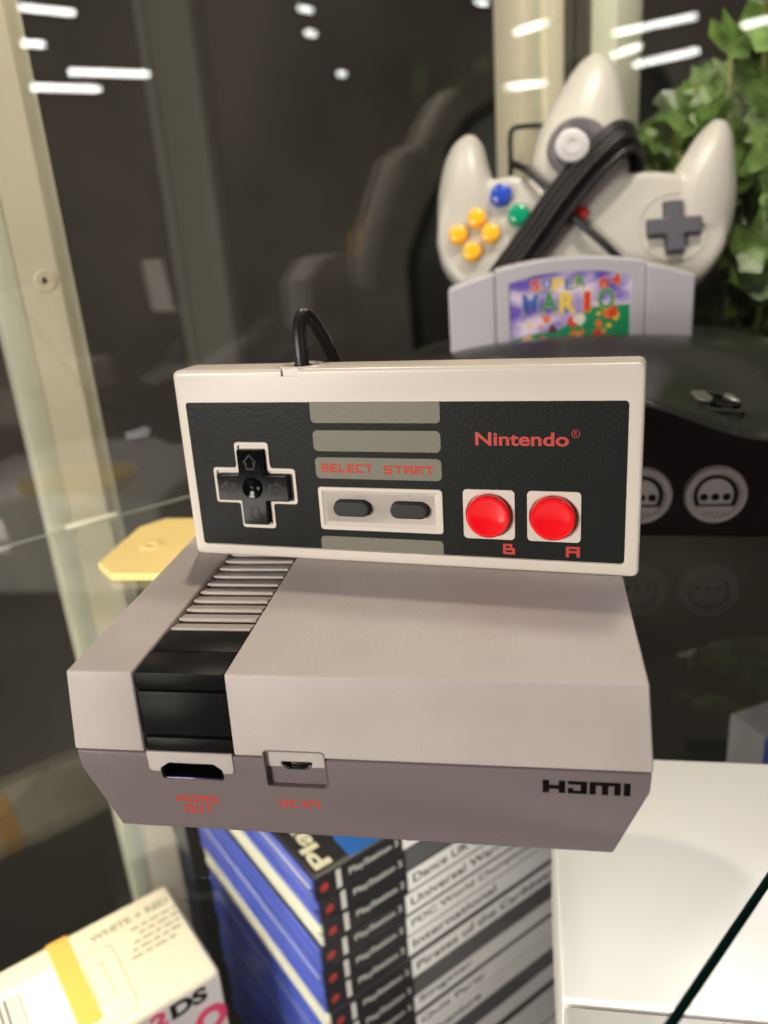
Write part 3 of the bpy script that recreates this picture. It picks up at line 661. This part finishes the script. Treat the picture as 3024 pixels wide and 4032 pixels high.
# ================================================================== IVY
leafm = mat('leaf', (.13, .22, .05), .35, .5, var=.8, vscale=60); leafm2 = mat('vine', (.34, .32, .10), .5)
ivy = thing('ivy_plant', 'green ivy with pointed leaves at the right, behind the three-pronged gamepad', 'plant', (0, 0, 0))
lf = [(0, -9), (-5, -10), (-9, -5), (-6, -2), (-10, 3), (-4.5, 4), (0, 12), (4.5, 4), (10, 3), (6, -2), (9, -5), (5, -10)]
bm = bmesh.new(); rnd = random.Random(3)
def leaf(c, s_, ux, nn):
    uy = nn.cross(ux).normalized(); vs = []
    ctr = bm.verts.new(c-nn*1.4*s_)
    for (x_, y_) in lf: vs.append(bm.verts.new(c+ux*x_*s_+uy*y_*s_+nn*(abs(x_)*.22-abs(y_)*.06)*s_))
    for i in range(len(vs)): bm.faces.new((ctr, vs[i], vs[(i+1) % len(vs)]))
vines = []
for k in range(8):
    x0 = 116+k*12
    p = [(x0+rnd.uniform(-8, 8), 522-x0+rnd.uniform(4, 34), z) for z in (158+min(k, 4)*14, 150+k*4, 140, 118, 92, 65, 30, 0)]
    vines.append(p)
for k, v in enumerate(vines):
    for p in catmull(v, 6):
        for _ in range(2):
            if rnd.random() < (.6 if k > 2 else .68): continue
            c = p+Vector((rnd.gauss(0, 7), rnd.gauss(2, 5), rnd.gauss(0, 5)))
            if c.x+c.y < 522: c.y = 522-c.x+rnd.random()*6
            nn = Vector((rnd.gauss(-.3, .4), rnd.gauss(-1, .3), rnd.gauss(.5, .4))).normalized(); ux = Vector((rnd.gauss(0, 1), rnd.gauss(0, .3), rnd.gauss(0, 1))); ux = (ux-nn*ux.dot(nn)).normalized()
            leaf(c, rnd.uniform(1.0, 2.0), ux, nn)
fo = finish('foliage', bm, leafm, ivy, smooth=0)
for v in vines: tube('stem', leafm2, ivy, v, 1.3, n=6)

# ================================================================== YELLOW OCTAGONAL PLATE
ylw = mat('yellow_plastic', (.95, .75, .30), .35, .5, .1, 800, var=.04, vscale=30)
oc = thing('plastic_plate', 'thin yellow octagonal plastic plate with a small central hole, lying left of the grey console', 'plate', (-112, 162, .3))
octp = [(-24.5, -19.4), (-13.7, -30), (12, -30), (24, -19), (24, 20), (14, 30), (-16, 30.8), (-24.5, 20)]
plate('plate', ylw, oc, [octp, circle(-9, -1.3, 1.3, 20)], 0, 3.2, .5)
lathe('hole_rim', ylw, oc, [(1.4, 3.1), (1.9, 3.5), (4.6, 3.6), (5.3, 3.1)], T(-9, -1.3, 0))

# ================================================================== BELOW THE SHELF
# white game console
wh = thing('game_console', 'large glossy white game console lying flat below the glass shelf', 'game console', (47, -150, -150))
whm = mat('white_gloss', (.72, .705, .69), .3, .5, coat=.15, var=.02, vscale=10)
box('upper_case', whm, wh, 0, 190, 170.5, 275, 0, 80, 1.2, seg=3)
box('lower_case', whm, wh, .4, 189.6, 60, 169.6, 0, 79.2, 1.2, seg=3)
# 2DS box
carton = mat('carton_cream', (.80, .72, .54), .5, var=.03, vscale=40)
bx = thing('product_box', 'cream handheld-console carton with orange tape standing at lower left', 'box', (-103.5, 116, -345), (0, 0, R(45)))
# local: x along (1,1) negative side is left; y to the back (-1,1)
box('carton', carton, bx, -215, 0, 0, 66, .2, 155, 2.0, seg=3)
carton_f = mat('carton_front', (.56, .52, .52), .35)
box('front_print', carton_f, bx, -213, -2, -.25, .2, 4, 152.5, 0)
TopM = T(0, 0, 155)
gi = mat('grey_print', (.33, .32, .23), .6); wp = mat('white_label', (.74, .72, .66), .5); org = mat('orange_tape', (.80, .44, .10), .4)
plate('tape_strip', org, bx, [[(-60.5, 10), (-50.5, 10), (-51, 66.2), (-61, 66.2)]], .02, .12, 0, TopM)
plate('price_label', wp, bx, [rrect(-110, -61, 3, 52, 1)], .02, .08, 0, TopM)
bm = bmesh.new(); xx = -92
rr_ = random.Random(5)
while xx < -77: ww = rr_.choice((.5, .9, 1.4)); bm_box(bm, xx, xx+ww, 24, 48, .09, .12); xx += ww+rr_.choice((.6, .9, 1.3))
finish('barcode', bm, mat('bar_ink', (.12, .11, .09), .6), bx, TopM, smooth=0)
text('lettering', gi, bx, 'WHITE + RED', -43, 53, 40, 4.8, .02, TopM, bold=.5)
for r_, (xa, xb) in enumerate(((-25, -2), (-22, -2), (-26, -3), (-28, -4), (-30, -8))):
    x_ = xa; bm = bmesh.new()
    while x_ < xb: ww = rr_.uniform(2.5, 6); bm_box(bm, x_, min(x_+ww, xb), 47.5-r_*4.2, 49.2-r_*4.2, .02, .05); x_ += ww+1.2
    finish('printed_line', bm, gi, bx, TopM, smooth=0)
plate('line_drawing', gi, bx, [rrect(-58, -35, 5, 48, 4), rrect(-57.4, -35.6, 5.6, 47.4, 3.6)], .02, .05, 0, TopM)
plate('line_drawing', gi, bx, [rrect(-50, -42, 18, 40, 1), rrect(-49.4, -42.6, 18.6, 39.4, .8)], .02, .05, 0, TopM)
FM = FRONT @ T(0, 0, .26)
text('lettering', mat('pink_ink', (.62, .05, .13), .4), bx, '2', -34.5, 142.5, 8, 9, 0, FM, bold=.5)
text('lettering', ink, bx, 'DS', -25, 142.5, 17.5, 9, 0, FM, bold=.5)
plate('pink_motif', mat('pink_ink', (.62, .05, .13), .4), bx, [circle(-8, 130, 8, 40), circle(-8, 130, 4, 40)], 0, .06, 0, FM)

# stack of game cases
spine_blk = mat('spine_black', (.018, .018, .02), .25, .5); spine_wht = mat('spine_white', (.68, .66, .65), .3); case_blk = mat('case_black', (.02, .02, .022), .3)
blue = mat('case_blue', (.045, .07, .33), .3, .5, var=.15, vscale=60); paper = mat('paper_edge', (.50, .50, .42), .6); tint_w = mat('ink_pale', (.50, .48, .45), .5); spine_dim = mat('spine_dim', (.09, .09, .09), .3)
logo_red = mat('logo_red', (.32, .03, .03), .4)
titles = [('Driven', 0), ('', 1), ('Dance UK Extreme Trax', 0), ('Universal Warrior', 0), ('PDC World Championship Darts', 0), ('International', 0), ('Pirates of the Caribbean', 0), ('', 1), ('Singstar', 0), ('Quiz Party', 0), ('Adventure', 0), ('', 1), ('Football', 0), ('Racing', 0), ('Quest', 0), ('Heroes', 0)]
CH = 12.8; shade = ['black spine and pale title band', 'all-black spine', 'pale spine with small title lettering', 'light spine title and black cover end']
ordn = ['topmost', 'second from the top', 'third from the top', 'fourth from the top', 'fifth from the top', 'sixth from the top', 'seventh from the top', 'eighth from the top', 'ninth from the top', 'tenth from the top', 'eleventh from the top', 'twelfth from the top', 'thirteenth from the top', 'fourteenth from the top', 'fifteenth from the top', 'lowest']
for i, (tt, dark) in enumerate(titles):
    z = -122.5-CH*(i+1)+0; jx, jy = rr_.uniform(-1.2, 1.2), rr_.uniform(-1.2, 1.2)
    g = thing('game_case', f'plastic game case with {"an all-black" if dark else "a black and white"} spine, {ordn[i]} of its stack', 'game case', (-50+jx, 106+jy, z), (0, 0, R(45)), 'game cases stacked below the glass shelf')
    # local x along the spine (away right), y to the back-left
    box('case', case_blk, g, 1.2, 190, .6, 135, .25, CH-.25, .8)
    eb = mat('case_grey', (.42, .43, .36), .4) if i in (2, 6) else blue
    box('case_edge', eb, g, 0, 1.3, .4, 134.6, .3, CH/2-1.2, .4); box('case_edge', eb, g, 0, 1.3, .4, 134.6, CH/2+1.2, CH-.3, .4)
    box('paper_edge', paper if i % 2 == 0 else blue, g, .6, 1.45, 4, 133, CH/2-1.1, CH/2+1.1, 0)
    F = FRONT @ T(0, 0, -.2)
    plate('spine', spine_blk, g, [[(1.5, .8), (46, .8), (46, CH-.8), (1.5, CH-.8)]], -.3, 0, 0, F)
    plate('spine', spine_dim if dark else spine_wht, g, [[(46.1, .8), (188, .8), (188, CH-.8), (46.1, CH-.8)]], -.3, 0, 0, F)
    plate('logo_mark', logo_red, g, [round_poly([(3.6, 4), (7.2, 4.4), (7.8, 7.4), (5.6, 8.6), (3.6, 7)], 1.2, 3)], 0, .04, 0, F)
    plate('pale_band', tint_w, g, [[(11.5, 1.5), (14, 1.5), (14, CH-1.5), (11.5, CH-1.5)]], 0, .04, 0, F)
    text('lettering', tint_w, g, 'PlayStation 2', 18, 4.2, 26, 4.4, 0, F, bold=.1)
    if tt: text('lettering', ink, g, tt, 49, 4.2, min(110, 3.6*len(tt)+6), 5, 0, F, bold=.15)
    if i == 0:
        plate('cover', spine_blk, g, [[(3, 3), (186, 3), (186, 132), (3, 132)]], 0, .12, 0, T(0, 0, CH-.25))
        plate('cover_art', flat((.02, .12, .42), 'cover_blue'), g, [[(20, 1.5), (150, 1.5), (150, 128), (60, 128), (20, 14)]], .13, .2, 0, T(0, 0, CH-.25))
        text('lettering', mat('ink_cream', (.62, .60, .45), .5), g, 'PlayS', 0, 0, 44, 11, .13, T(15.5, 4, CH-.25) @ Matrix.Rotation(R(90), 4, 'Z') , bold=.3)
# small coloured carton deep on the right, added in place of coloured reflections
cb = thing('product_box', 'small white, blue and red carton added at right in place of coloured reflections', 'box', (166, 196, -165), (0, 0, R(30)))  # added carton imitating red and blue reflections
box('carton', mat('standin_white', (.30, .30, .33), .4), cb, 0, 70, 0, 50, 0, 38, 1)
box('standin_blue_panel', flat((.02, .04, .30), 'reflection_blue'), cb, -.3, 30, -.3, 26, 20, 38.3, 0)
box('standin_red_panel', flat((.40, .02, .02), 'reflection_red'), cb, -.4, 26, -.5, 30, 1, 11, 0)
tr_ = box('added_riser_block', case_blk, None, 125, 210, 178, 270, -346, -166, 1); tag(tr_, 'added black riser block carrying the stand-in carton at right', 'riser')

# ================================================================== CEILING LAMPS (mirrored by the panes)
tube_em = mat('tube_glow', (.9, .9, .9), .5, emit=(1, .98, .95), estr=20)
lamps = [((6094, -3321), (6461, -3087), 'reflected in the top left corner of the back glass'),
         ((7263, -4028), (7418, -3914), 'short, reflected just under the top left lamp'),
         ((8860, -4466), (9544, -3860), 'long, reflected beside the left post, upper of two'),
         ((9539, -5322), (10198, -4805), 'long, reflected beside the left post, lower of two'),
         ((7230, -1445), (7370, -1385), 'short, reflected at the top middle of the glass'),
         ((8260, -1650), (8380, -1600), 'small, reflected under the top middle lamp'),
         ((11080, -1930), (11160, -1890), 'tiny and lone, reflected in the middle of the back glass'),
         ((7800, 10), (7900, 80), 'reflected at the top edge left of the corner post'),
         ((9531, 322), (9145, 626), 'reflected over the corner post, upper one'),
         ((14477, 97), (14283, 740), 'reflected over the corner post, lower one'),
         ((-10145, -520), (-9625, -1291), 'long, reflected highest in the right pane'),
         ((-13094, -1089), (-12317, -1803), 'long, reflected lowest in the right pane'),
         ((-11897, -656), (-11337, -939), 'short, reflected beside the tip of the grey gamepad'),
         ((-10589, -1990), (-10250, -2280), 'reflected at the right edge of the photo')]
for a, b, d in lamps:
    L = math.hypot(*a)/8000
    l = thing('ceiling_lamp', 'white ceiling tube lamp '+d, 'lamp', (*a, 1700), group='ceiling tube lamps mirrored in the glass')
    dv = Vector((b[0]-a[0], b[1]-a[1], 0))
    tube('lamp_tube', tube_em, l, [(0, 0, 0), tuple(dv)], 20*L, n=10, smooth_path=False)

S.render.engine = 'CYCLES'
S.cycles.max_bounces = 8; S.cycles.transparent_max_bounces = 16; S.cycles.caustics_reflective = False; S.cycles.caustics_refractive = False
